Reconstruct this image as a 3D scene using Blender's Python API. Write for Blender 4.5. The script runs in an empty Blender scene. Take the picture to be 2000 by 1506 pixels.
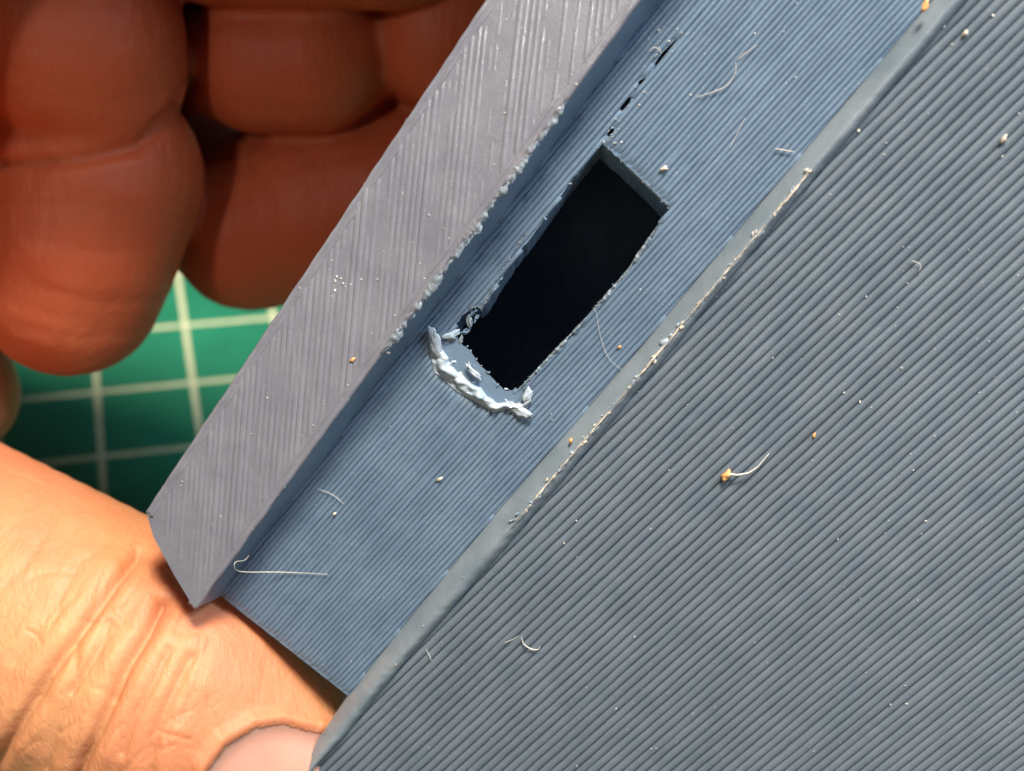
import bpy, bmesh, math, random
import numpy as np
from mathutils import Vector, Matrix, noise
from mathutils.bvhtree import BVHTree
from mathutils.geometry import tessellate_polygon

S = 0.001                      # all modelling below is in millimetres, stored in metres
D = 70.0                       # camera to the held part, mm
PXMM = 40.0                    # photograph pixels per mm at that distance
rnd = random.Random(7)
sc = bpy.context.scene
col = sc.collection

# ------------------------------------------------------------------ camera
AL, ROLL, YAW, DIST = math.radians(49.22), math.radians(-6.58), math.radians(18.83), 159.36
R = Matrix.Rotation(AL, 3, 'X') @ Matrix.Rotation(-ROLL, 3, 'Z')
CAM = R @ Vector((0, 0, DIST))                  # the optical axis meets the mat at the origin
cam = bpy.data.objects.new('camera', bpy.data.cameras.new('camera'))
col.objects.link(cam)
cam.matrix_world = Matrix.Translation(CAM * S) @ R.to_4x4()
cam.data.sensor_width = 36.0
cam.data.lens = 36.0 * 2800 / 2000
cam.data.clip_start = 0.002
cam.data.clip_end = 50
cam.data.dof.use_dof = True
cam.data.dof.focus_distance = 0.0705
cam.data.dof.aperture_fstop = 54
sc.camera = cam

def W(p):                                        # held frame (x right, y up, z to the lens, mm) to world mm
    return CAM + R @ Vector((p[0], p[1], p[2] - D))
def WD(d):
    return (R @ Vector(d)).normalized()

# ------------------------------------------------------------------ light
wd = bpy.data.worlds.new('World'); sc.world = wd; wd.use_nodes = True
wd.node_tree.nodes['Background'].inputs[0].default_value = (1.0, 0.93, 0.86, 1)
wd.node_tree.nodes['Background'].inputs[1].default_value = 0.06
def area(name, frm, to, size, power, color):
    l = bpy.data.lights.new(name, 'AREA'); l.shape = 'DISK'; l.size = size * S
    l.energy = power; l.color = color
    o = bpy.data.objects.new(name, l); col.objects.link(o)
    a, b = W(frm), W(to)
    o.matrix_world = Matrix.Translation(a * S) @ (b - a).to_track_quat('-Z', 'Y').to_matrix().to_4x4()
    return o
area('desk_lamp_light', (40, 255, 275), (0, -2, 0), 95, 4.3, (1.0, 0.83, 0.64))
area('cool_fill_light', (150, 112, 150), (8, 6, 0), 80, .62, (0.74, 0.87, 1.0))  # added cool fill for the blue sheen on the channel floor
area('glint_light', (-118, 8, 285), (0, 8, 4), 26, .20, (1.0, 0.93, 0.84))  # small lamp added for the glints on the upper rim
sc.view_settings.view_transform = 'Standard'
sc.view_settings.look = 'None'
sc.view_settings.exposure = 0.0
sc.view_settings.gamma = 1.0
sc.render.engine = 'CYCLES'
sc.cycles.use_denoising = True
sc.cycles.max_bounces = 6

# ------------------------------------------------------------------ materials
class NT:
    def __init__(s, name):
        s.m = bpy.data.materials.new(name); s.m.use_nodes = True
        s.t = s.m.node_tree; s.b = s.t.nodes['Principled BSDF']
    def n(s, kind, **kw):
        x = s.t.nodes.new(kind)
        for k, v in kw.items():
            if k in x.inputs: x.inputs[k].default_value = v
            else: setattr(x, k, v)
        return x
    def l(s, a, b): s.t.links.new(a, b)
    def tc(s): return s.n('ShaderNodeTexCoord').outputs['Object']
    def noise(s, scale, detail=3, rough=.5, vec=None):
        x = s.n('ShaderNodeTexNoise', Scale=scale, Detail=detail, Roughness=rough)
        s.l(vec if vec is not None else s.tc(), x.inputs['Vector']); return x.outputs['Fac']
    def ramp(s, f, stops):
        r = s.n('ShaderNodeValToRGB'); e = r.color_ramp.elements
        while len(e) < len(stops): e.new(.5)
        for q, (p, c) in zip(e, stops): q.position = p; q.color = (*c, 1) if len(c) == 3 else c
        s.l(f, r.inputs[0]); return r.outputs[0]
    def math(s, op, a, b=None):
        x = s.n('ShaderNodeMath', operation=op)
        for i, v in enumerate((a, b)):
            if v is None: continue
            if isinstance(v, (int, float)): x.inputs[i].default_value = v
            else: s.l(v, x.inputs[i])
        return x.outputs[0]
    def mix(s, f, a, b):
        x = s.n('ShaderNodeMix', data_type='RGBA')
        if isinstance(f, (int, float)): x.inputs[0].default_value = f
        else: s.l(f, x.inputs[0])
        for i, v in ((6, a), (7, b)):
            if isinstance(v, tuple): x.inputs[i].default_value = (*v, 1)
            else: s.l(v, x.inputs[i])
        return x.outputs[2]
    def bump(s, h, dist, strength=1.0, prev=None):
        b = s.n('ShaderNodeBump', Strength=strength, Distance=dist)
        s.l(h, b.inputs['Height'])
        if prev is not None: s.l(prev, b.inputs['Normal'])
        return b.outputs[0]

def plastic(name, c0, c1, rough, bump_mm=.012, spec=.5):
    t = NT(name)
    big = t.noise(450, 4, .6)
    oi = t.n('ShaderNodeObjectInfo').outputs['Random']
    val = t.math('ADD', t.math('MULTIPLY', oi, .09), t.math('ADD', t.math('MULTIPLY', t.noise(70, 3), .18), .76))
    hs = t.n('ShaderNodeHueSaturation'); t.l(val, hs.inputs['Value'])
    t.l(t.ramp(big, [(.32, c0), (.68, c1)]), hs.inputs['Color']); t.l(hs.outputs[0], t.b.inputs['Base Color'])
    fine = t.noise(9000, 3, .6)
    rr = t.ramp(t.noise(2600, 3), [(.3, (rough - .1,) * 3), (.7, (rough + .12,) * 3)])
    t.l(t.math('ADD', rr, t.math('MULTIPLY', oi, -.12)), t.b.inputs['Roughness'])
    t.l(t.bump(fine, bump_mm * S), t.b.inputs['Normal'])
    t.b.inputs['Specular IOR Level'].default_value = spec
    return t.m
M_FLOOR = plastic('blue_print', (.092, .150, .232), (.122, .190, .282), .38)
M_FACE = plastic('blue_print_face', (.088, .124, .168), (.116, .154, .200), .46)  # same filament as the floor, greyed for the light it reflects
M_RIM = plastic('blue_print_skin', (.148, .162, .210), (.186, .198, .246), .25, .008)  # same filament; the grey of warm light on the rim is in the colour
M_RIDGE = plastic('blue_print_edge', (.122, .168, .216), (.180, .226, .276), .38)  # same filament, paler base painted for the light along the ridge
M_TORN = plastic('torn_white_print', (.15, .235, .335), (.37, .445, .53), .42, .02, .5)
M_CRUMB = plastic('tan_crumb', (.36, .34, .31), (.60, .57, .51), .6, .02)
M_SEED = plastic('orange_speck', (.55, .27, .09), (.72, .42, .18), .5, .02)
M_FIBRE = plastic('pale_fibre', (.46, .46, .45), (.62, .61, .58), .5, .0)
M_DUST = plastic('pale_dust', (.34, .36, .37), (.62, .60, .55), .6, .0)

def skin():
    t = NT('skin')
    a = t.noise(95, 3, .55); b = t.noise(420, 4, .6)
    c = t.ramp(a, [(.30, (.43, .150, .080)), (.50, (.47, .205, .103)), (.70, (.50, .260, .125))])
    c = t.mix(t.math('MULTIPLY', b, .35), c, (.38, .11, .06))
    sy = t.n('ShaderNodeSeparateXYZ'); t.l(t.tc(), sy.inputs[0])          # palm side is redder than the thumb's back; bounced light's red is painted in too
    mr = t.n('ShaderNodeMapRange'); t.l(sy.outputs['Y'], mr.inputs[0]); mr.inputs[1].default_value = -.022; mr.inputs[2].default_value = -.006
    c = t.mix(t.math('MULTIPLY', mr.outputs[0], .9), c, (.46, .082, .028))
    t.l(c, t.b.inputs['Base Color'])
    t.b.inputs['Subsurface Weight'].default_value = .45
    t.b.inputs['Subsurface Radius'].default_value = (1.0, .35, .2)
    t.b.inputs['Subsurface Scale'].default_value = .0022
    t.b.inputs['Roughness'].default_value = .52
    t.b.inputs['Specular IOR Level'].default_value = .32
    v = t.n('ShaderNodeTexVoronoi', Scale=2300.0, feature='DISTANCE_TO_EDGE')
    mp = t.n('ShaderNodeMapping'); mp.inputs['Rotation'].default_value = (0, 0, .6); mp.inputs['Scale'].default_value = (1, .55, 1)
    t.l(t.tc(), mp.inputs[0]); t.l(mp.outputs[0], v.inputs['Vector'])
    cell = t.math('MINIMUM', v.outputs['Distance'], .18)
    n1 = t.bump(cell, .00012, .45)
    mp2 = t.n('ShaderNodeMapping'); mp2.inputs['Rotation'].default_value = (0, 0, -.58); mp2.inputs['Scale'].default_value = (1, .28, 1)
    t.l(t.tc(), mp2.inputs[0])
    n1 = t.bump(t.noise(1700, 4, .6, mp2.outputs[0]), .00017, .6, n1)     # fine lines across the thumb
    n2 = t.bump(t.noise(1300, 6, .7), .00012, .5, n1)
    t.l(n2, t.b.inputs['Normal'])
    return t.m
M_SKIN = skin()
def nailm():
    t = NT('nail')
    t.l(t.ramp(t.noise(160, 2), [(.3, (.42, .215, .17)), (.7, (.50, .285, .23))]), t.b.inputs['Base Color'])
    t.b.inputs['Subsurface Weight'].default_value = .25
    t.b.inputs['Subsurface Radius'].default_value = (1, .4, .25)
    t.b.inputs['Subsurface Scale'].default_value = .0015
    t.b.inputs['Roughness'].default_value = .28
    t.l(t.bump(t.noise(1500, 3), .00003), t.b.inputs['Normal'])
    return t.m
M_NAIL = nailm()

def matm():
    t = NT('cutting_mat_print')
    sx = t.n('ShaderNodeSeparateXYZ'); t.l(t.tc(), sx.inputs[0])
    wob = t.math('MULTIPLY', t.math('SUBTRACT', t.noise(900, 2), .5), .00012)
    def line(o):
        k = t.math('ADD', t.math('MULTIPLY', o, 100.0), 1000.5)
        d = t.math('ABSOLUTE', t.math('SUBTRACT', t.math('FRACT', k), .5))
        d = t.math('ADD', t.math('MULTIPLY', d, .01), wob)
        return t.math('LESS_THAN', d, .00032)
    m = t.math('MAXIMUM', line(sx.outputs['X']), line(sx.outputs['Y']))
    m = t.math('MULTIPLY', m, t.ramp(t.noise(700, 4, .7), [(.25, (.6,) * 3), (.5, (.95,) * 3)]))
    g = t.ramp(t.noise(130, 4, .6), [(.3, (.004, .135, .075)), (.7, (.008, .175, .100))])
    t.l(t.mix(m, g, (.50, .53, .36)), t.b.inputs['Base Color'])
    t.b.inputs['Roughness'].default_value = .55
    t.l(t.bump(t.noise(5000, 3), .00004), t.b.inputs['Normal'])
    return t.m
M_MAT = matm()
def tablem():
    t = NT('table_wood')
    mp = t.n('ShaderNodeMapping'); mp.inputs['Scale'].default_value = (2, 30, 2); t.l(t.tc(), mp.inputs[0])
    t.l(t.ramp(t.noise(6, 5, .6, mp.outputs[0]), [(.3, (.20, .12, .07)), (.7, (.34, .22, .13))]), t.b.inputs['Base Color'])
    t.b.inputs['Roughness'].default_value = .45
    return t.m

# ------------------------------------------------------------------ object helpers
def raw(name, verts, faces, mat, parent=None, smooth=True):
    me = bpy.data.meshes.new(name)
    me.from_pydata([tuple(v) for v in verts], [], [tuple(f) for f in faces])
    me.update()
    if smooth: me.polygons.foreach_set('use_smooth', [True] * len(me.polygons))
    me.materials.append(mat)
    o = bpy.data.objects.new(name, me); col.objects.link(o)
    if parent is not None: o.parent = parent
    return o
def tag(o, label=None, cat=None, group=None, kind=None):
    for k, v in (('label', label), ('category', cat), ('group', group), ('kind', kind)):
        if v: o[k] = v
    return o
def frame(o, origin):                            # a held thing: origin in held mm, axes of the held frame
    o.matrix_world = Matrix.Translation(W(origin) * S) @ R.to_4x4()
    o['_o'] = list(origin)
    return o
def thing(name, origin):
    o = bpy.data.objects.new(name, None); o.empty_display_size = .005; col.objects.link(o)
    frame(o, origin); ORG[o.name] = Vector(origin); del o['_o']
    return o
ORG = {}
def part(name, verts, faces, mat, parent, smooth=True):       # verts in held mm
    top = parent
    while top.parent: top = top.parent
    g = ORG[top.name]
    return raw(name, [(Vector(v) - g) * S for v in verts], faces, mat, parent, smooth)
def single(name, verts, faces, mat, smooth=True):             # one-mesh thing, origin at its own middle
    c = sum((Vector(v) for v in verts), Vector()) / len(verts)
    o = raw(name, [(Vector(v) - c) * S for v in verts], faces, mat, None, smooth)
    o.matrix_world = Matrix.Translation(W(c) * S) @ R.to_4x4()
    return o

# ------------------------------------------------------------------ the setting
def rbox(x0, x1, y0, y1, z0, z1, r=8, k=6):
    pts = []
    for cx_, cy_, a0 in ((x1 - r, y1 - r, 0), (x0 + r, y1 - r, 90), (x0 + r, y0 + r, 180), (x1 - r, y0 + r, 270)):
        for i in range(k + 1):
            a = math.radians(a0 + 90 * i / k); pts.append((cx_ + r * math.cos(a), cy_ + r * math.sin(a)))
    n = len(pts); v = [(x, y, z0) for x, y in pts] + [(x, y, z1) for x, y in pts]
    f = [tuple(range(n - 1, -1, -1)), tuple(range(n, 2 * n))] + [(i, (i + 1) % n, n + (i + 1) % n, n + i) for i in range(n)]
    return v, f
v, f = rbox(-180, 260, -140, 160, -2.0, 0.0)
mat_o = raw('cutting_mat', [Vector(p) * S for p in v], f, M_MAT, smooth=False)
ry = Matrix.Rotation(YAW, 4, 'Z')
mat_o.matrix_world = Matrix.Translation((ry @ Vector((-44.31, 15.79, 0))) * S) @ ry
tag(mat_o, 'green cutting mat printed with a pale cream grid, under the hand', 'cutting mat')
v, f = rbox(-700, 700, -450, 450, -30, -2.05, 12)
tag(raw('table_top', [Vector(p) * S for p in v], f, tablem(), smooth=False), kind='structure')

# ------------------------------------------------------------------ the printed part: its own frame
TA, TT = math.radians(51), math.radians(18)
DL = Vector((math.cos(TA) * math.cos(TT), math.sin(TA) * math.cos(TT), math.sin(TT)))
DW = Vector((math.sin(TA), -math.cos(TA), 0))
DN = DW.cross(DL).normalized()
def ray(px, py):
    return Vector(((px - 1000) / PXMM, -(py - 753) / PXMM, 0))
def hit(px, py, h=0.0, pl=None):
    """point on a plane of the part (floor plane raised by h, or pl=(point, normal)) in held mm"""
    eye = Vector((0, 0, D)); d = ray(px, py) - eye
    p0, n = (DN * h, DN) if pl is None else pl
    return eye + d * ((p0 - eye).dot(n) / d.dot(n))
def at(px, py, z):
    return ray(px, py) * (1 - z / D) + Vector((0, 0, z))
def poly_at(line, t):                            # resample a polyline of vectors at t in 0..1
    seg = [(line[i + 1] - line[i]).length for i in range(len(line) - 1)]
    s = t * sum(seg)
    for i, L in enumerate(seg):
        if s <= L or i == len(seg) - 1: return line[i].lerp(line[i + 1], s / L)
        s -= L
def inside(p, poly):
    r = False; n = len(poly); x, y = p
    for i in range(n):
        x1, y1 = poly[i]; x2, y2 = poly[(i + 1) % n]
        if (y1 > y) != (y2 > y) and x < (x2 - x1) * (y - y1) / (y2 - y1) + x1: r = not r
    return r
def nz(a, b, c=0.0, s=1.0): return noise.noise(Vector((a * s, b * s, c)))

body = thing('printed_part', hit(1000, 753))
tag(body, 'blue 3D printed plastic part with a rectangular slot, ribbed by layer lines', 'plastic part')

class Plane:
    def __init__(s, p0, ex, ey):
        s.p0, s.x = p0, ex.normalized()
        s.n = s.x.cross(ey).normalized(); s.y = s.n.cross(s.x).normalized()
        if s.n.z < 0: s.n = -s.n
    def px(s, px, py): return s.loc(hit(px, py, pl=(s.p0, s.n)))
    def loc(s, p): q = p - s.p0; return (q.dot(s.x), q.dot(s.y))
    def pt(s, x, y, h=0): return s.p0 + s.x * x + s.y * y + s.n * h

PROF = [(-.5, 0), (-.465, .36), (-.40, .72), (-.24, .94), (0, 1.0), (.24, .94), (.40, .72), (.465, .36), (.5, 0)]
def strands(pl, pitch, depth, region, hole, mat, seg, wob, name, seed, hvar=.12, skew=0.0, yr=None):
    """one raised printed line after another, parallel to pl.x, kept inside region and out of hole"""
    ys = [q[1] for q in region]; y = min(ys) + pitch * .5; k = 0; made = []
    xs = [q[0] for q in region]; x0, x1 = min(xs), max(xs)
    while y < max(ys):
        k += 1
        c = y + nz(k * 7.3, seed) * wob * .8
        dh = nz(k * 3.1, seed + 9) * depth * hvar * 2
        runs, cur = [], []
        x = x0 + rnd.random() * seg
        while x <= x1:
            ok = inside((x, c), region) and not (hole and any(inside((x, c), q) for q in hole))
            if ok: cur.append(x)
            elif cur: runs.append(cur); cur = []
            x += seg
        if cur: runs.append(cur)
        vs, fs = [], []
        for r_ in runs:
            if len(r_) < 3: continue
            base = len(vs); m = len(PROF)
            for i, xx in enumerate(r_):
                off = nz(xx * .35, k * 1.7, seed) * wob + nz(xx * 1.6, k * 2.9, seed + 3) * wob * .55
                hh = 1 + nz(xx * .5, k * 3.3, seed + 5) * hvar + nz(xx * 2.4, k, seed + 6) * hvar * .5
                wd_ = 1.02 + nz(xx * .8, k * 5.1, seed + 8) * .10
                e = min(i, len(r_) - 1 - i); taper = (.25, .7, .92)[e] if e < 3 else 1
                for a, h in PROF:
                    vs.append(pl.pt(xx, c + off + a * pitch * wd_, -depth + (h * hh * depth + dh + a * skew * pitch) * taper))
            for i in range(len(r_) - 1):
                for j in range(m - 1):
                    q = base + i * m + j; fs.append((q, q + m, q + m + 1, q + 1))
        if fs: made.append(part(name, vs, fs, mat, body))
        y += pitch
    return made
def up(o_pts, faces):                            # wind faces to the lens
    out = []
    for f_ in faces:
        a, b, c = (Vector(o_pts[f_[i]]) for i in (0, 1, 2))
        out.append(f_ if (b - a).cross(c - a).z > 0 else tuple(reversed(f_)))
    return out

# outlines, in photograph pixels, laid on their own planes
RIM_H0, RIM_H1 = 1.5, 2.3
BASE = [(430, 1165), (514, 1045), (636, 893), (732, 752), (828, 628), (957, 455), (1287, 0), (1560, -380)]
FOOT = [(678, 1360), (765, 1249), (970, 1000), (1240, 690), (1507, 370), (1693, 150), (1820, 0), (2130, -380)]
RIGHT = [(600, 1495), (785, 1302), (1000, 1057), (1290, 712), (1573, 370), (1750, 162), (1890, 0), (2210, -380)]
HOLE = [(1175, 280), (1215, 316), (1262, 360), (1309, 409), (1289, 433), (1276, 459), (1225, 528), (1182, 580), (1151, 614),
        (1117, 657), (1069, 700), (1030, 744), (1009, 761), (985, 765), (953, 731), (912, 680), (898, 668), (882, 646), (902, 618), (926, 597), (938, 604), (948, 596), (974, 552), (1004, 506),
        (1046, 452), (1104, 370), (1132, 332)]
def ragged(poly, step, amp, seed):
    out = []
    for i, (x0, y0) in enumerate(poly):
        x1, y1 = poly[(i + 1) % len(poly)]; L = math.hypot(x1 - x0, y1 - y0); n = max(1, int(L / step))
        for k in range(n):
            t = k / n; x, y = x0 + (x1 - x0) * t, y0 + (y1 - y0) * t
            g = amp * (nz(x * .09, y * .09, seed) + .6 * nz(x * .25, y * .25, seed)); out.append((x + g * (y1 - y0) / L, y - g * (x1 - x0) / L))
    return out
CUT = ragged(HOLE, 9, 2.5, 5.0)
HOLE = ragged(HOLE, 7, 4.5, 2.0)

# floor of the channel -------------------------------------------------------
p1, p2 = hit(900, 860), hit(1100, 860 - 200 * math.tan(math.radians(48)))
FL = Plane(hit(1000, 753), p2 - p1, DW)
LIPO = [(834, 640), (840, 690), (848, 726), (895, 766), (935, 788), (965, 806), (992, 798), (1022, 806), (1040, 786)]
LIPI = [(866, 648), (884, 668), (910, 690), (934, 712), (955, 738), (978, 762), (1000, 772), (1020, 766), (1038, 762)]
floor_px = BASE + list(reversed(FOOT))
floor_rg = [FL.px(*q) for q in floor_px]
hole_rg = [FL.px(*q) for q in HOLE]
SLITS = [[FL.px(*q) for q in sl] for sl in (
    [(1322, 74), (1321, 80), (1300, 106), (1278, 133), (1273, 132), (1292, 104)],
    [(1262, 150), (1258, 160), (1246, 180), (1238, 180), (1248, 158)],
    [(1234, 188), (1230, 200), (1216, 216), (1209, 216), (1220, 194)],
    [(1370, 26), (1366, 38), (1356, 48), (1350, 46), (1358, 32)],
    [(1200, 250), (1198, 258), (1190, 268), (1184, 264), (1192, 252)])]
strands(FL, .24, .11, floor_rg, [hole_rg, [FL.px(*q) for q in LIPO[1:-1] + LIPI[:0:-1]]] + SLITS, M_FLOOR, .16, .030, 'layer_line', 1.0)
# the plate under the lines, with the slot cut through it
outer = [FL.pt(*q, -.085) for q in floor_rg]; inner = [FL.pt(*FL.px(*q), -.085) for q in CUT]
tri = tessellate_polygon([[Vector(FL.loc(p) + (0,)) for p in outer], [Vector(FL.loc(p) + (0,)) for p in inner]] + [[Vector(q + (0,)) for q in sl] for sl in SLITS])
vs = outer + inner + [FL.pt(*q, -.10) for sl in SLITS for q in sl]
fs = up(vs, [tuple(t) for t in tri]); nb, nh = len(outer), len(inner)
low = len(vs); cen = sum(inner, Vector()) / nh
vs = vs + [p - FL.n * 2.2 - DL * .95 + DW * .25 for p in inner]
fs += [(nb + i, nb + (i + 1) % nh, low + (i + 1) % nh, low + i) for i in range(nh)]
k0 = len(vs); vs = vs + [p - FL.n * 1.0 for p in outer]
fs += [(i, (i + 1) % nb, k0 + (i + 1) % nb, k0 + i) for i in range(nb)]
part('channel_floor', vs, fs, M_FLOOR, body, smooth=False)

# ridge between floor and face ----------------------------------------------
N = 420
FOOT_R = [(470, 1700), (587, 1506), (614, 1454)] + FOOT
RIGHT_R = [(512, 1690), (612, 1504), (681, 1430)] + RIGHT[1:]
foot = [hit(*q, h=-.06) for q in FOOT_R]; right = [hit(*q, h=.15) for q in RIGHT_R]
vs = []
RP = [(0, -.10), (.06, .05), (.25, .24), (.45, .42), (.58, .50), (.68, .50), (.80, .40), (.93, .18), (1.0, -.22)]
RIDGE_TOP = []
for i in range(N + 1):
    a, b = poly_at(foot, i / N), poly_at(right, i / N)
    for j, (s, h) in enumerate(RP):
        g = nz(i * .09, j * .6, 3) * .05 + nz(i * .35, j * 1.3, 5) * .03
        vs.append(a.lerp(b, s + g * .5 * (0 < j < 8)) + DN * (h * 1.15 + g * (0 < j < 8)))
    RIDGE_TOP.append((vs[-5] + vs[-4]) / 2)
m = len(RP)
fs = up(vs, [(i * m + j, (i + 1) * m + j, (i + 1) * m + j + 1, i * m + j + 1) for i in range(N) for j in range(m - 1)])
part('edge_ridge', vs, fs, M_RIDGE, body)

# the wide ribbed face --------------------------------------------------------
DR = (DW * math.cos(math.radians(-5)) + DN * math.sin(math.radians(-5))).normalized()
p0 = hit(1290, 712, h=.16)
RF0 = Plane(p0, DL, DR)
p1 = hit(1400, 900, pl=(RF0.p0, RF0.n)); p2 = hit(1600, 900 - 200 * math.tan(math.radians(43.0)), pl=(RF0.p0, RF0.n))
RF = Plane(p0, p2 - p1, DR)
face_px = [(x - 22, y - 6) for x, y in RIGHT_R] + [(2600, -380), (2600, 1900), (420, 1900)]
face_rg = [RF.px(*q) for q in face_px]
strands(RF, .435, .21, face_rg, None, M_FACE, .30, .034, 'layer_line', 2.0, hvar=.055)
vs = [RF.pt(*q, -.155) for q in face_rg]
n = len(vs)
tri = tessellate_polygon([[Vector(q + (0,)) for q in face_rg]])
fs = up(vs, [tuple(t) for t in tri])
vs2 = vs + [p - RF.n * .9 for p in vs]
fs2 = fs + [tuple(reversed([i + n for i in t])) for t in fs] + [(i, (i + 1) % n, n + (i + 1) % n, n + i) for i in range(n)]
part('face_plate', vs2, fs2, M_FACE, body, smooth=False)

# rim: a flat flange standing along the channel -------------------------------
RO = [(285, 1000), (950, 0), (1215, -400)]
RI = [(380, 1190), (1248, 0), (1525, -380)]
ri0, ri1 = hit(*RI[0], h=RIM_H1), hit(*RI[1], h=RIM_H1)
ro = hit(617, 500, h=RIM_H0)
RM0 = Plane(ri0, ri1 - ri0, ri0 - ro)
a, b = hit(800, 400, pl=(RM0.p0, RM0.n)), hit(830, 100, pl=(RM0.p0, RM0.n))
RM = Plane(ri0, b - a, ri0 - ro)
rim_px = [(285, 1000), (300, 1050), (338, 1120), (380, 1190), (1248, 0), (1525, -380), (1215, -400), (950, 0)]
rim_rg = [RM.px(*q) for q in rim_px]
def shrink(poly, k):
    c = (sum(q[0] for q in poly) / len(poly), sum(q[1] for q in poly) / len(poly)); return [(c[0] + (x - c[0]) * k, c[1] + (y - c[1]) * k) for x, y in poly]
strands(RM, .30, .055, shrink(rim_rg, .985), None, M_RIM, .30, .03, 'skin_line', 3.0, hvar=.45, skew=.03)
vs = [RM.pt(*q, -.012) for q in rim_rg]; n = len(vs)
tri = tessellate_polygon([[Vector(q + (0,)) for q in rim_rg]])
fs = up(vs, [tuple(t) for t in tri])
vs2 = vs + [p - RM.n * 2.2 for p in vs]
fs2 = fs + [tuple(reversed([i + n for i in t])) for t in fs] + [(i, (i + 1) % n, n + (i + 1) % n, n + i) for i in range(n)]
part('rim_flange', vs2, fs2, M_RIM, body, smooth=False)
# perimeter beads round the rim
def tube(line, r, k=6, n=None, wob=0.0, seed=0.0, cap=True, rfun=None):
    L = sum((line[i + 1] - line[i]).length for i in range(len(line) - 1))
    n = n or max(4, int(L / max(r * 1.5, .05)))
    pts = [poly_at(line, i / n) for i in range(n + 1)]
    if wob: pts = [p + Vector((nz(i * .13, seed), nz(i * .13, seed, 4), nz(i * .13, seed, 8))) * wob for i, p in enumerate(pts)]
    vs, fs = [], []
    for i, p in enumerate(pts):
        t = (pts[min(i + 1, n)] - pts[max(i - 1, 0)]).normalized()
        u = t.cross(Vector((.3, .2, 1))).normalized(); w = t.cross(u)
        rr = r * (rfun(i / n) if rfun else 1)
        for j in range(k):
            a = 2 * math.pi * j / k; vs.append(p + (u * math.cos(a) + w * math.sin(a)) * rr)
    for i in range(n):
        for j in range(k):
            fs.append((i * k + j, i * k + (j + 1) % k, (i + 1) * k + (j + 1) % k, (i + 1) * k + j))
    if cap: fs += [tuple(range(k - 1, -1, -1)), tuple(n * k + j for j in range(k))]
    return vs, fs
rp = (RM.p0, RM.n)
for off in (.10, .38):
    for ln, s in ((RI, -1), (RO, 1)):
        q = [hit(*p, pl=rp) for p in ln]; ax = (q[1] - q[0]).normalized(); cr = RM.n.cross(ax)
        if cr.x < 0: cr = -cr
        v, f = tube([p + cr * s * off - RM.n * .145 for p in q], .165, 10, 300, .05, off * 9 + s)
        part('perimeter_line', v, f, M_RIM, body)
# wall from the rim down to the floor
top = [hit(*q, pl=rp) - RM.n * .02 for q in RI]; bot = [hit(*q, h=-.05) for q in BASE]
vs = []; K = 8
for i in range(N + 1):
    a, b = poly_at(top, i / N), poly_at(bot, i / N)
    for j in range(K + 1):
        t = j / K
        vs.append(a.lerp(b, t) + DN * (.03 * nz(i * .08, j * .9, 2) if 0 < j < K else 0))
fs = up(vs, [(i * (K + 1) + j, (i + 1) * (K + 1) + j, (i + 1) * (K + 1) + j + 1, i * (K + 1) + j + 1) for i in range(N) for j in range(K)])
part('rim_wall', vs, fs, M_FLOOR, body)
# end of the wall under the rim tip
a, b = hit(380, 1190, pl=rp), hit(430, 1165, h=-.05)
vs = [a, b, b - DN * 1.1, a - RM.n * 2.2]
part('rim_end', vs, [(0, 1, 2, 3)], M_FLOOR, body, smooth=False)

# hollow body under floor and face -----------------------------------------------
box_px = [(545, 1020)] + BASE[2:] + [(2240, -380), (1000, 1130)]
tp = [hit(*q, h=-.8) for q in box_px]
n = len(tp); bt = [p - DN * 19 for p in tp]
fs = [(i, (i + 1) % n, n + (i + 1) % n, n + i) for i in range(n)]
tri = tessellate_polygon([[Vector((p.dot(DL), p.dot(DW), 0)) for p in tp]])
fs += [tuple(i + n for i in t) for t in tri]
part('body_shell', tp + bt, fs, M_FLOOR, body, smooth=False)

# torn edges: burrs, flakes and crumbs -------------------------------------------
def chunk(c, ax, l, w, h, seed, rough=.5, sub=2):
    bm = bmesh.new(); bmesh.ops.create_icosphere(bm, subdivisions=sub, radius=1)
    ax = ax.normalized(); s = ax.cross(DN).normalized(); u = s.cross(ax)
    vs = []
    for v_ in bm.verts:
        q = v_.co; k = 1 + rough * (noise.noise(q * 1.3 + Vector((seed, 0, 0))) + .6 * noise.noise(q * 3.1 + Vector((0, seed, 0))))
        vs.append(c + (ax * q.x * l + s * q.y * w + u * q.z * h) * k)
    fs = [tuple(x.index for x in f_.verts) for f_ in bm.faces]; bm.free(); return vs, fs
rim_edge = [hit(*q, pl=rp) for q in ((745, 690), (1110, 190))]
def strip(name, line, across, lift, w0, seed, mat, n=260, k=5, curl=.32):
    vs = []
    for i in range(n + 1):
        t = i / n; c = poly_at(line, t); g = nz(t * 9, seed) + .7 * nz(t * 28, seed + 3) + .4 * nz(t * 70, seed + 6)
        w = w0 * max(.14, .5 + .75 * g) * min(1, 12 * t + .1, 12 * (1 - t) + .1)
        for j in range(k + 1):
            q = j / k; b = nz(t * 34, q * 2, seed + 1) * .08 + nz(t * 75, q * 3, seed + 2) * .04
            vs.append(c + across * (w * (q - .25) + b * .5) + lift * (curl * w * math.sin(q * 2.4 + g) + b) + DL * b)
    fs = up(vs, [(i * (k + 1) + j, (i + 1) * (k + 1) + j, (i + 1) * (k + 1) + j + 1, i * (k + 1) + j + 1) for i in range(n) for j in range(k)])
    return part(name, vs, fs, mat, body)
strip('torn_strip', rim_edge, DW, DN, .52, 1.0, M_RIDGE)
strip('torn_strip', [p + DN * .03 - DW * .06 for p in rim_edge], DW, DN, .34, 21.0, M_RIM)
strip('torn_strip', [p - DN * .12 for p in rim_edge], DW, DN, .46, 5.0, M_TORN)
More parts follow.
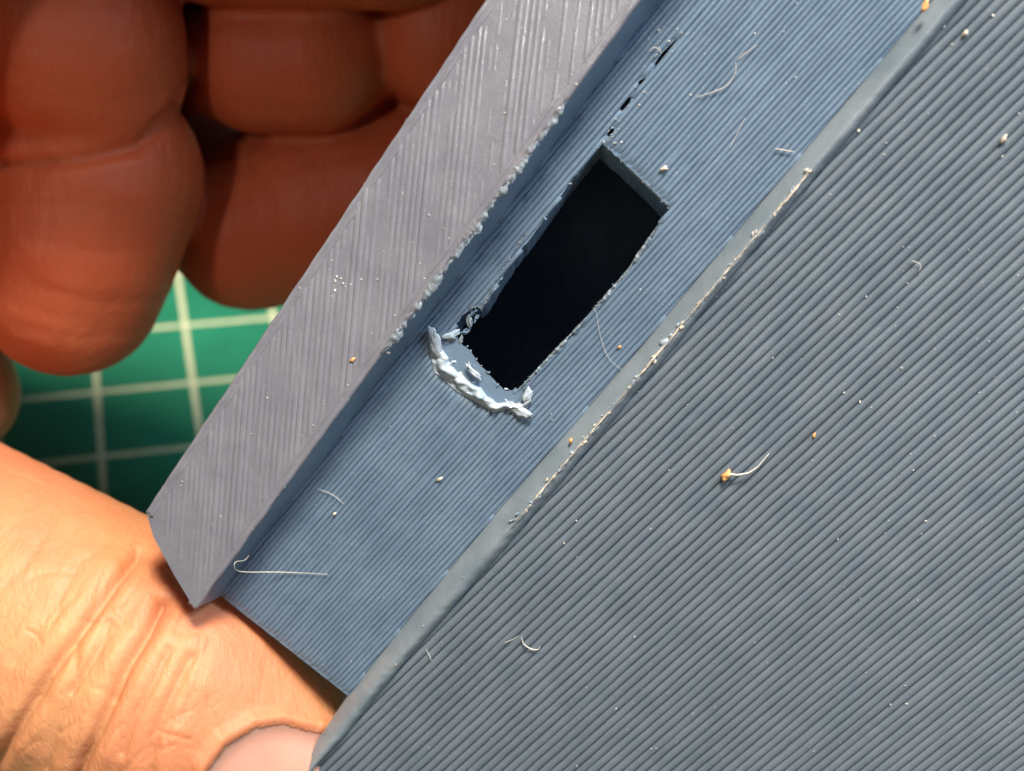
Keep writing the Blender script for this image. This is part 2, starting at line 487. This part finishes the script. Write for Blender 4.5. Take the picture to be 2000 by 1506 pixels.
cr_ = [RIDGE_TOP[int(t * N)] for t in (.38, .45, .52, .59, .66, .72)]
strip('torn_strip', cr_, DW, DN, .13, 8.0, M_CRUMB, 360, 4, .9)
strip('torn_strip', [p + DW * .07 for p in cr_], DW, DN, .13, 13.0, M_RIDGE, 360, 4, .9)
for i in range(16):
    t = (i + rnd.random()) / 16; c = poly_at(rim_edge, t); den = .6 + .6 * nz(t * 5, 1)
    c = c + DW * (rnd.gauss(.02, .10)) - DN * rnd.uniform(.0, .35)
    ax = DL + Vector((rnd.gauss(0, .5), rnd.gauss(0, .5), rnd.gauss(0, .3)))
    l = rnd.uniform(.10, .34) * max(.5, den)
    part('burr', *chunk(c, ax, l * 1.2, l * rnd.uniform(.25, .5), l * rnd.uniform(.10, .22), i * 1.7, .9, 3), rnd.choice((M_TORN, M_RIDGE, M_RIM)), body)
for i in range(70):
    t = rnd.random(); t = .39 + .33 * t if i < 60 else .2 + .7 * t
    c = RIDGE_TOP[int(t * N)] + DW * rnd.gauss(0, .09) + DN * .02
    l = rnd.uniform(.03, .13) if i < 60 else rnd.uniform(.03, .07)
    part('burr', *chunk(c, DL + DW * rnd.gauss(0, .4), l, l * .5, l * .45, i * 2.3 + 50, .8), rnd.choice((M_CRUMB, M_CRUMB, M_RIDGE, M_TORN)), body, smooth=False)
for px, py, l in ((1300, 668, .34), (1120, 882, .25), (1128, 876, .2)):
    part('burr', *chunk(hit(px, py, h=.55), DL + DW * .8, l, l * .5, l * .4, px * .1, .5), M_TORN, body)
hp = [FL.pt(*q, -.02) for q in hole_rg]; hp.append(hp[0])
for i in range(60):
    t = rnd.random(); c = poly_at(hp, t)
    l = rnd.uniform(.03, .11)
    ax = Vector((rnd.gauss(0, 1), rnd.gauss(0, 1), rnd.gauss(0, .5)))
    part('burr', *chunk(c - DN * rnd.uniform(0, .15), ax, l, l * .45, l * .5, i * 3.3 + 9, .8), rnd.choice((M_FLOOR, M_FLOOR, M_RIDGE)), body, smooth=False)
# the whitened, pushed-up lip at the lower end of the slot
for e_, w_ in (([(1289, 433), (1225, 528), (1151, 614), (1069, 700), (1012, 762)], .24), ([(940, 606), (966, 548), (1030, 450)], .14), ([(1180, 283), (1309, 407)], .07)):
    strip('torn_strip', [hit(*q, h=-.03) for q in e_], DW, DN, w_, e_[0][0] * .1, M_RIDGE, 240, 4, .7)
lo = [hit(*q, h=-.04) for q in LIPO]; li = [hit(*q, h=-.55) for q in LIPI]
vs = []; NL, KL = 80, 18
for i in range(NL + 1):
    a, b = poly_at(lo, i / NL), poly_at(li, i / NL)
    for j in range(KL + 1):
        t = j / KL
        cr = .36 + .10 * nz(i * .10, 2)                       # crest, then a split, then the smooth cut facet down into the slot
        prof = .44 * math.exp(-((t - cr) / .23) ** 2) - max(0, .16 + .4 * nz(i * .09, 7)) * math.exp(-((t - cr - .2) / .06) ** 2)
        prof += .28 * max(0, t - cr) * (1 - t) * 2
        g = nz(i * .07, t * 2.2, 1) * .20 + nz(i * .24, t * 5, 4) * .22 + nz(i * .8, t * 12, 6) * .045
        e = min(1, 6 * t, 8 * (1 - t) + .3) * min(1, 5 * i / NL + .1, 5 * (1 - i / NL) + .1) * (1 if t < .6 else .85)
        w = DL * nz(i * .3, t * 4, 9) * .13 + DW * nz(i * .3, t * 4, 12) * .13
        vs.append(a.lerp(b, t) + DN * (prof * min(1, 6 * t) + g * e) + w * e)
fs = up(vs, [(i * (KL + 1) + j, (i + 1) * (KL + 1) + j, (i + 1) * (KL + 1) + j + 1, i * (KL + 1) + j + 1) for i in range(NL) for j in range(KL)])
part('torn_lip', vs, fs, M_TORN, body)
for px, py, h, ax, l, w in ((850, 672, .18, DL * .2 - DW * .1 + Vector((-.2, 1, .4)), .75, .26), (1010, 800, .12, Vector((1, -.6, .3)), .62, .24),
                            (1030, 775, .10, Vector((.4, 1, .2)), .40, .22), (880, 655, .02, Vector((1, .3, .1)), .40, .18), (925, 728, .16, Vector((1, -1, 0)), .55, .14)):
    part('torn_flap', *chunk(hit(px, py, h=h), ax, l, w, .08, px * .37, .8, 3), M_TORN, body)
for i in range(14):
    a = poly_at(lo, rnd.random()).lerp(poly_at(li, rnd.random()), rnd.random() * .6)
    l = rnd.uniform(.04, .13)
    part('burr', *chunk(a + DN * rnd.uniform(.0, .25), DW + DL * rnd.gauss(0, 1), l, l * .5, l * .4, i * 5.1, .9), M_TORN, body, smooth=False)
for px, py, l in ((918, 628, .30), (908, 648, .26), (925, 610, .22), (936, 592, .22), (950, 566, .2), (964, 545, .16), (900, 664, .22), (890, 652, .18), (942, 580, .16), (930, 622, .2)):
    part('burr', *chunk(hit(px, py, h=-.15 - .2 * rnd.random()), DL + DW * rnd.gauss(0, .6), l, l * .45, l * .6, px * .13, 1.0), rnd.choice((M_FLOOR, M_RIDGE, M_FLOOR)), body, smooth=False)

# ------------------------------------------------------------------ the hand
def balls(path, step=.16):
    out = []
    for i in range(len(path) - 1):
        a, b = path[i], path[i + 1]
        pa, pb = at(*a[:3]), at(*b[:3]); ra, rb = (q[3] / PXMM * (1 - q[2] / D) for q in (a, b))
        n = max(2, int((pb - pa).length / (min(ra, rb) * step)))
        for j in range(n + 1):
            t = j / n; out.append((pa.lerp(pb, t), ra + (rb - ra) * t))
    return out
CH = [
    [(-500, 980, -26, 330), (-150, 1118, -15, 292), (150, 1262, -12.6, 288), (350, 1362, -11.3, 284), (490, 1450, -13.0, 266), (620, 1540, -16.2, 218)],   # thumb
    [(-500, -150, -20, 260), (20, -90, -16, 215), (150, 75, -16, 213), (175, 130, -17, 190)],                  # nearest finger, middle joint
    [(60, 150, -22, 200), (195, 345, -20.5, 203), (160, 480, -21, 190), (135, 555, -22, 182)],                           # nearest finger, tip joint
    [(300, -330, -18, 220), (430, -212, -16, 222), (740, -205, -16, 222), (980, -260, -18, 200)],
    [(430, 112, -23.5, 120), (512, 116, -22, 146), (610, 112, -22, 150), (700, 60, -26, 140)],
    [(1000, -180, -24, 140), (880, -60, -22, 135), (858, 80, -22.5, 133), (850, 100, -25, 120)],
    [(300, 250, -40, 150), (488, 452, -29, 157), (612, 400, -28, 172), (760, 372, -28, 166), (960, 330, -29, 150)],
    [(395, 20, -29, 95), (440, 70, -27, 105), (500, 100, -25, 120)],
    [(420, 300, -33, 80), (470, 345, -32, 105)],
    [(470, 372, -31, 118), (520, 390, -29.5, 150), (600, 395, -28.5, 165)],
    [(-300, 620, -30, 200), (-100, 745, -27, 128), (-85, 770, -27, 122)],
    [(-500, 980, -26, 330), (-700, 500, -30, 420), (-640, 150, -30, 420), (-500, -150, -22, 280)],               # palm, out to the left
    [(-640, 150, -30, 380), (-200, -60, -32, 300), (300, -330, -22, 240)],
    [(-640, 150, -34, 380), (-100, 250, -34, 260), (300, 250, -36, 150)],
    [(-700, 500, -32, 380), (-300, 620, -30, 200)],
    [(-700, 500, -32, 430), (-1300, 700, -40, 560)],
]
MMCH = [   # unseen index finger over the part and knuckles behind, shaped to shade fingers and mat (held mm, radius mm)
    [(-44, 16, -14, 12), (-36, 30, 2, 10.5), (-15, 40, 12, 9.5), (6, 42, 13, 9), (20, 36, 9, 8.5)],
    [(-44, 16, -20, 12), (-42, 34, -11, 10), (-26, 39.5, -11.5, 10), (-12, 40, -12, 9.5)],
]
bm = bmesh.new(); bmesh.ops.create_icosphere(bm, subdivisions=3, radius=1)
iv = np.array([v_.co[:] for v_ in bm.verts]); fi = np.array([[x.index for x in f_.verts] for f_ in bm.faces]); bm.free()
V_, F_, o_ = [], [], 0
for p in CH:
    for c, r in balls(p):
        V_.append(iv * r + np.array(c)); F_.append(fi + o_); o_ += len(iv)
for p in MMCH:
    for a, b in zip(p[:-1], p[1:]):
        for j in range(13):
            t = j / 12; q = [a[k] + (b[k] - a[k]) * t for k in range(4)]
            V_.append(iv * q[3] + np.array(q[:3])); F_.append(fi + o_); o_ += len(iv)
V_ = np.concatenate(V_); F_ = np.concatenate(F_)
me = bpy.data.meshes.new('tmp'); me.from_pydata(V_.tolist(), [], F_.tolist())
tmp = bpy.data.objects.new('tmp', me); col.objects.link(tmp)
md = tmp.modifiers.new('r', 'REMESH'); md.mode = 'VOXEL'; md.voxel_size = .30
ms = tmp.modifiers.new('s', 'SMOOTH'); ms.factor = .5; ms.iterations = 9
ev = tmp.evaluated_get(bpy.context.evaluated_depsgraph_get()).to_mesh()
bm = bmesh.new(); bm.from_mesh(ev)
def in_view(e):
    c = (e.verts[0].co + e.verts[1].co) / 2; k = PXMM / (1 - c.z / D); x, y = 1000 + c.x * k, 753 - c.y * k
    return -40 < x < 760 and 840 < y < 1580 and c.z > -16.5
bmesh.ops.subdivide_edges(bm, edges=[e for e in bm.edges if in_view(e)], cuts=2, use_grid_fill=True, smooth=.6)
bmesh.ops.triangulate(bm, faces=[f for f in bm.faces if len(f.verts) > 4])
bm.normal_update(); bm.to_mesh(ev); bm.free()
nv = len(ev.vertices); hv = np.empty(nv * 3); ev.vertices.foreach_get('co', hv); hv = hv.reshape(-1, 3)
hn = np.empty(nv * 3); ev.vertices.foreach_get('normal', hn); hn = hn.reshape(-1, 3)
hf = [tuple(p.vertices) for p in ev.polygons]
bpy.data.objects.remove(tmp)
# creases: grooves along lines on the skin, found by where each vertex lies in the held frame
def proj(v): s = 1 / (1 - v[:, 2] / D); return np.stack([1000 + v[:, 0] * s * PXMM, 753 - v[:, 1] * s * PXMM], 1)
pp = proj(hv)
def dist(line):
    d = np.full(nv, 1e9)
    for (x0, y0), (x1, y1) in zip(line[:-1], line[1:]):
        ax = np.array([x1 - x0, y1 - y0]); q = pp - np.array([x0, y0])
        t = np.clip((q @ ax) / (ax @ ax), 0, 1); d = np.minimum(d, np.linalg.norm(q - t[:, None] * ax, axis=1))
    return d
front = (hn[:, 2] > -.1) & (hv[:, 2] > -32)
disp = np.zeros(nv)
CREASE = [   # line, depth mm, half width px, shoulder
    ([(268, 1088), (225, 1140), (160, 1232), (96, 1318), (4, 1470), (-40, 1540)], .50, 11, .16),
    ([(316, 1182), (288, 1240), (250, 1300), (206, 1396), (160, 1490), (140, 1540)], .55, 11, .18),
    ([(372, 1286), (330, 1370), (300, 1440), (290, 1530)], .20, 11, .08),
    ([(215, 1215), (190, 1280), (140, 1350)], .14, 8, .04),
    ([(330, 1270), (296, 1345), (262, 1400), (240, 1470)], .13, 8, .04),
    ([(150, 1260), (150, 1330), (110, 1420), (90, 1500)], .12, 8, .03),
    ([(160, 1090), (110, 1180), (30, 1290)], .10, 9, .03),
    ([(150, 1120), (90, 1120), (20, 1150)], .05, 6, .0),
    ([(210, 1100), (180, 1190), (170, 1215)], .06, 6, .0),
    ([(120, 990), (60, 1090), (-20, 1180)], .07, 9, .02),
    ([(410, 1250), (386, 1330), (350, 1410)], .09, 8, .02),
    ([(-20, 392), (150, 402), (380, 420)], .05, 12, .0),
    ([(0, 322), (150, 312), (270, 286), (340, 222), (372, 165)], .55, 13, .0),
    ([(525, 380), (530, 450), (545, 500)], .06, 14, .02),
]
for _ in range(48):
    x, y = rnd.uniform(0, 430), rnd.uniform(1000, 1500); a = math.radians(rnd.gauss(121, 14) if rnd.random() < .7 else rnd.uniform(0, 180)); L = rnd.uniform(25, 90)
    if y < 900 + .72 * x: continue
    mx, my = x + math.cos(a) * L * .5 + rnd.gauss(0, 5), y + math.sin(a) * L * .5 + rnd.gauss(0, 5)
    CREASE.append(([(x, y), (mx, my), (x + math.cos(a) * L, y + math.sin(a) * L)], rnd.uniform(.025, .07), rnd.uniform(4, 6.5), 0))
for x0, y0, x1, y1 in ((40, 90, 300, 70), (20, 180, 320, 190), (60, 470, 350, 480), (80, 560, 300, 590), (30, 640, 270, 650), (450, 200, 640, 210), (430, 330, 700, 300)):
    CREASE.append(([(x0, y0), ((x0 + x1) / 2, (y0 + y1) / 2 + 14), (x1, y1)], .05, 11, 0))
for ln, dep, wdt, sh in CREASE:
    d = dist(ln); disp -= dep * np.exp(-(d / wdt) ** 2); disp += sh * np.exp(-((d - wdt * 3.0) / (wdt * 1.6)) ** 2)
NF = [(400, 1560), (407, 1503), (442, 1457), (498, 1423), (549, 1416), (605, 1430), (640, 1436), (700, 1470)]
dn = dist(NF); nail_poly = NF + [(760, 1600), (500, 1700)]
ins = np.array([inside(p, nail_poly) for p in pp])
disp += np.where(ins, -.42 * np.clip(dn / 14, 0, 1), .34 * np.exp(-((dn - 16) / 15) ** 2))
disp += .12 * np.array([nz(a[0] * .35, a[1] * .35, a[2] * .35) for a in hv])
hv = hv + hn * (disp * front)[:, None]
hand = thing('hand', at(-640, 400, -34))
tag(hand, 'bare hand gripping the blue part with thumb and curled fingers', 'hand')
part('skin', hv.tolist(), hf, M_SKIN, hand)
bvh = BVHTree.FromPolygons([Vector(v_) for v_ in hv.tolist()], hf)
# thumb nail: a curved plate laid in its bed
vs, NN, KK = [], 40, 30
nl = [Vector((x, y, 0)) for x, y in NF]
for i in range(NN + 1):
    a = poly_at(nl, i / NN); c = Vector((560 + 190 * i / NN, 1660, 0))
    for j in range(KK + 1):
        q = a.lerp(c, -.03 + j / KK); e = Vector((0, 0, D)); d = (ray(q.x, q.y) - e).normalized()
        h = bvh.ray_cast(e, d)
        p = h[0] if h[0] is not None else at(q.x, q.y, -14)
        vs.append(p + Vector((-.1, .1, .26)) * min(1, j / 3.0) + Vector((0, 0, -.05)))
arr = np.array([v_[:] for v_ in vs]).reshape(NN + 1, KK + 1, 3)
for _ in range(6):
    arr[1:-1, 1:-1] = (arr[:-2, 1:-1] + arr[2:, 1:-1] + arr[1:-1, :-2] + arr[1:-1, 2:]) / 4
vs = arr.reshape(-1, 3).tolist()
fs = up(vs, [(i * (KK + 1) + j, (i + 1) * (KK + 1) + j, (i + 1) * (KK + 1) + j + 1, i * (KK + 1) + j + 1) for i in range(NN) for j in range(KK)])
part('thumbnail', vs, fs, M_NAIL, hand)

# ------------------------------------------------------------------ fibres, specks and dust lying on the part
def fibre(name, px, r, mat, label, pl=None, h=.12, grp='fibres lying on the printed part', cat='fibre', wob=.0):
    pts = []
    for q in px:
        hh = q[2] if len(q) > 2 else h
        pts.append((hit(q[0], q[1], h=hh) if pl is None else hit(q[0], q[1], pl=(pl.p0 + pl.n * hh, pl.n))))
    # smooth the line
    for _ in range(3):
        n_ = [pts[0]]
        for a, b in zip(pts[:-1], pts[1:]): n_ += [a.lerp(b, .25), a.lerp(b, .75)]
        pts = n_ + [pts[-1]]
    v, f = tube(pts, r * .38, 6, max(16, len(pts)), wob, len(px), rfun=lambda t: .45 + .55 * math.sin(math.pi * min(1, max(0, t * .9 + .08))))
    o = single(name, v, f, mat)
    return tag(o, label, cat, grp)
fibre('fibre', [(486, 1085, 1.5), (478, 1096, 1.6), (458, 1096, 2.4), (457, 1110, 2.4), (468, 1118, 1.6), (540, 1117), (610, 1120), (640, 1122)], .055, M_FIBRE, 'long straight pale thread with a hooked end beside the rim tip')
fibre('fibre', [(1478, 88), (1450, 108), (1440, 118)], .05, M_FIBRE, 'short pale hair just above the arched hair on the channel floor')
fibre('fibre', [(1437, 122), (1438, 140), (1425, 165), (1400, 178), (1360, 190)], .055, M_FIBRE, 'arched white hair on the channel floor above the slot')
fibre('fibre', [(1455, 230), (1440, 262), (1425, 290)], .035, M_FIBRE, 'thin pale hair lying along the layer lines between slot and ridge')
fibre('fibre', [(1268, 100), (1275, 92), (1288, 95), (1292, 105)], .05, M_FIBRE, 'tiny curled pale hair beside the crack above the slot')
fibre('fibre', [(1158, 600), (1166, 612), (1168, 640), (1185, 700), (1215, 722)], .026, M_FIBRE, 'pale hair hanging from the slot edge towards the ridge')
fibre('fibre', [(1513, 290), (1535, 294), (1552, 297)], .07, M_CRUMB, 'short tan sliver at the foot of the ridge')
fibre('fibre', [(620, 955), (650, 965), (672, 985)], .04, M_FIBRE, 'faint grey hair on the lower channel floor', h=.10)
fibre('fibre', [(1018, 1244), (1022, 1258), (1036, 1268), (1052, 1270), (1055, 1262)], .085, M_FIBRE, 'thick curled cream fibre on the ribbed face', RF)
fibre('fibre', [(985, 1256), (1000, 1250), (1012, 1242)], .04, M_FIBRE, 'thin hair beside the curled cream fibre on the ribbed face', RF)
fibre('fibre', [(832, 1268), (838, 1278), (842, 1290)], .05, M_FIBRE, 'short upright hair on the ribs next to the lower ridge', RF)
fibre('fibre', [(1780, 510), (1792, 512), (1800, 520), (1795, 530)], .05, M_FIBRE, 'small hooked pale hair alone on the upper ribbed face', RF)
# orange speck with its thread
sp = thing('speck', hit(1420, 928, pl=(RF.p0, RF.n)))
tag(sp, 'orange speck trailing a white thread on the ribbed face', 'speck')
c = hit(1419, 928, pl=(RF.p0 + RF.n * .14, RF.n))
part('grain', *chunk(c, DL, .30, .17, .18, 3.0, .5, 3), M_SEED, sp)
pts = [hit(x, y, pl=(RF.p0 + RF.n * h, RF.n)) for x, y, h in ((1424, 926, .2), (1440, 928, .3), (1462, 924, .3), (1480, 912, .25), (1492, 898, .2), (1502, 886, .12))]
part('thread', *tube(pts, .06, 6, 40, rfun=lambda t: 1 - .6 * t), M_FIBRE, sp)
# larger single grains
for px, py, l, mt, lab, pl in (
        (688, 703, .14, M_SEED, 'orange grain on the grey rim', RM), (1808, 12, .22, M_SEED, 'tan grain at the upper end of the ridge', RF),
        (1960, 272, .20, M_CRUMB, 'cream oval grain on the ribs well away from the ridge', RF), (1590, 851, .14, M_SEED, 'tan grain on the ribs upslope of the orange speck', RF),
        (1297, 330, .20, M_CRUMB, 'cream grain above the right corner of the slot', FL), (1115, 860, .14, M_SEED, 'orange grain on the ridge below the slot', FL),
        (1210, 678, .11, M_SEED, 'orange grain on the floor between slot and ridge', FL), (653, 1004, .13, M_CRUMB, 'pale grain on the lower floor beside the rim', FL),
        (1885, 65, .18, M_CRUMB, 'cream grain on the ribs near the upper ridge', RF), (858, 936, .15, M_CRUMB, 'grey sliver on the middle of the lower floor', FL)):
    c = hit(px, py, pl=(pl.p0 + pl.n * (l * .45 + (.5 if (px, py) in ((1115, 860), (1808, 12)) else 0)), pl.n))
    tag(single('grain', *chunk(c, DL + DW * rnd.gauss(0, .5), l, l * .55, l * .4, px * .3, .9), mt), lab, 'grain', 'grains lying on the printed part')
# fine dust, past counting
vs, fs = [], []
def dust(px, py, pl, l):
    if pl is FL and any(inside(FL.px(px, py), q) for q in SLITS + [hole_rg]): return
    c = hit(px, py, pl=(pl.p0 + pl.n * l * .3, pl.n))
    v, f = chunk(c, Vector((rnd.gauss(0, 1), rnd.gauss(0, 1), .2)), l, l * rnd.uniform(.3, .9), l * .3, px + py, .95, 1)
    b = len(vs); vs.extend(v); fs.extend(tuple(i + b for i in q) for q in f)
for i in range(300):
    px, py = rnd.uniform(650, 2000), rnd.uniform(0, 1506)
    if inside(RF.px(px, py), face_rg): dust(px, py, RF, rnd.choice((.02, .025, .03, .03, .04, .06)))
for i in range(330):
    px, py = rnd.uniform(430, 1850), rnd.uniform(0, 1400)
    q = FL.px(px, py)
    if inside(q, floor_rg) and not inside(q, hole_rg): dust(px, py, FL, rnd.choice((.015, .02, .02, .03, .045)))
for i in range(45):                               # scuffed trail above the slot
    t = rnd.random(); dust(1180 + 130 * t + rnd.gauss(10, 14), 275 - 230 * t + rnd.gauss(0, 12), FL, rnd.uniform(.02, .06))
for i in range(160):
    px, py = rnd.uniform(290, 1240), rnd.uniform(0, 1180)
    if inside(RM.px(px, py), rim_rg): dust(px, py, RM, rnd.choice((.03, .04, .05)))
for i in range(12): dust(rnd.gauss(672, 22), rnd.gauss(545, 16), RM, rnd.uniform(.03, .07))
tag(single('dust', vs, fs, M_DUST, False), 'pale dust specks scattered over the printed part', 'dust', kind='stuff')
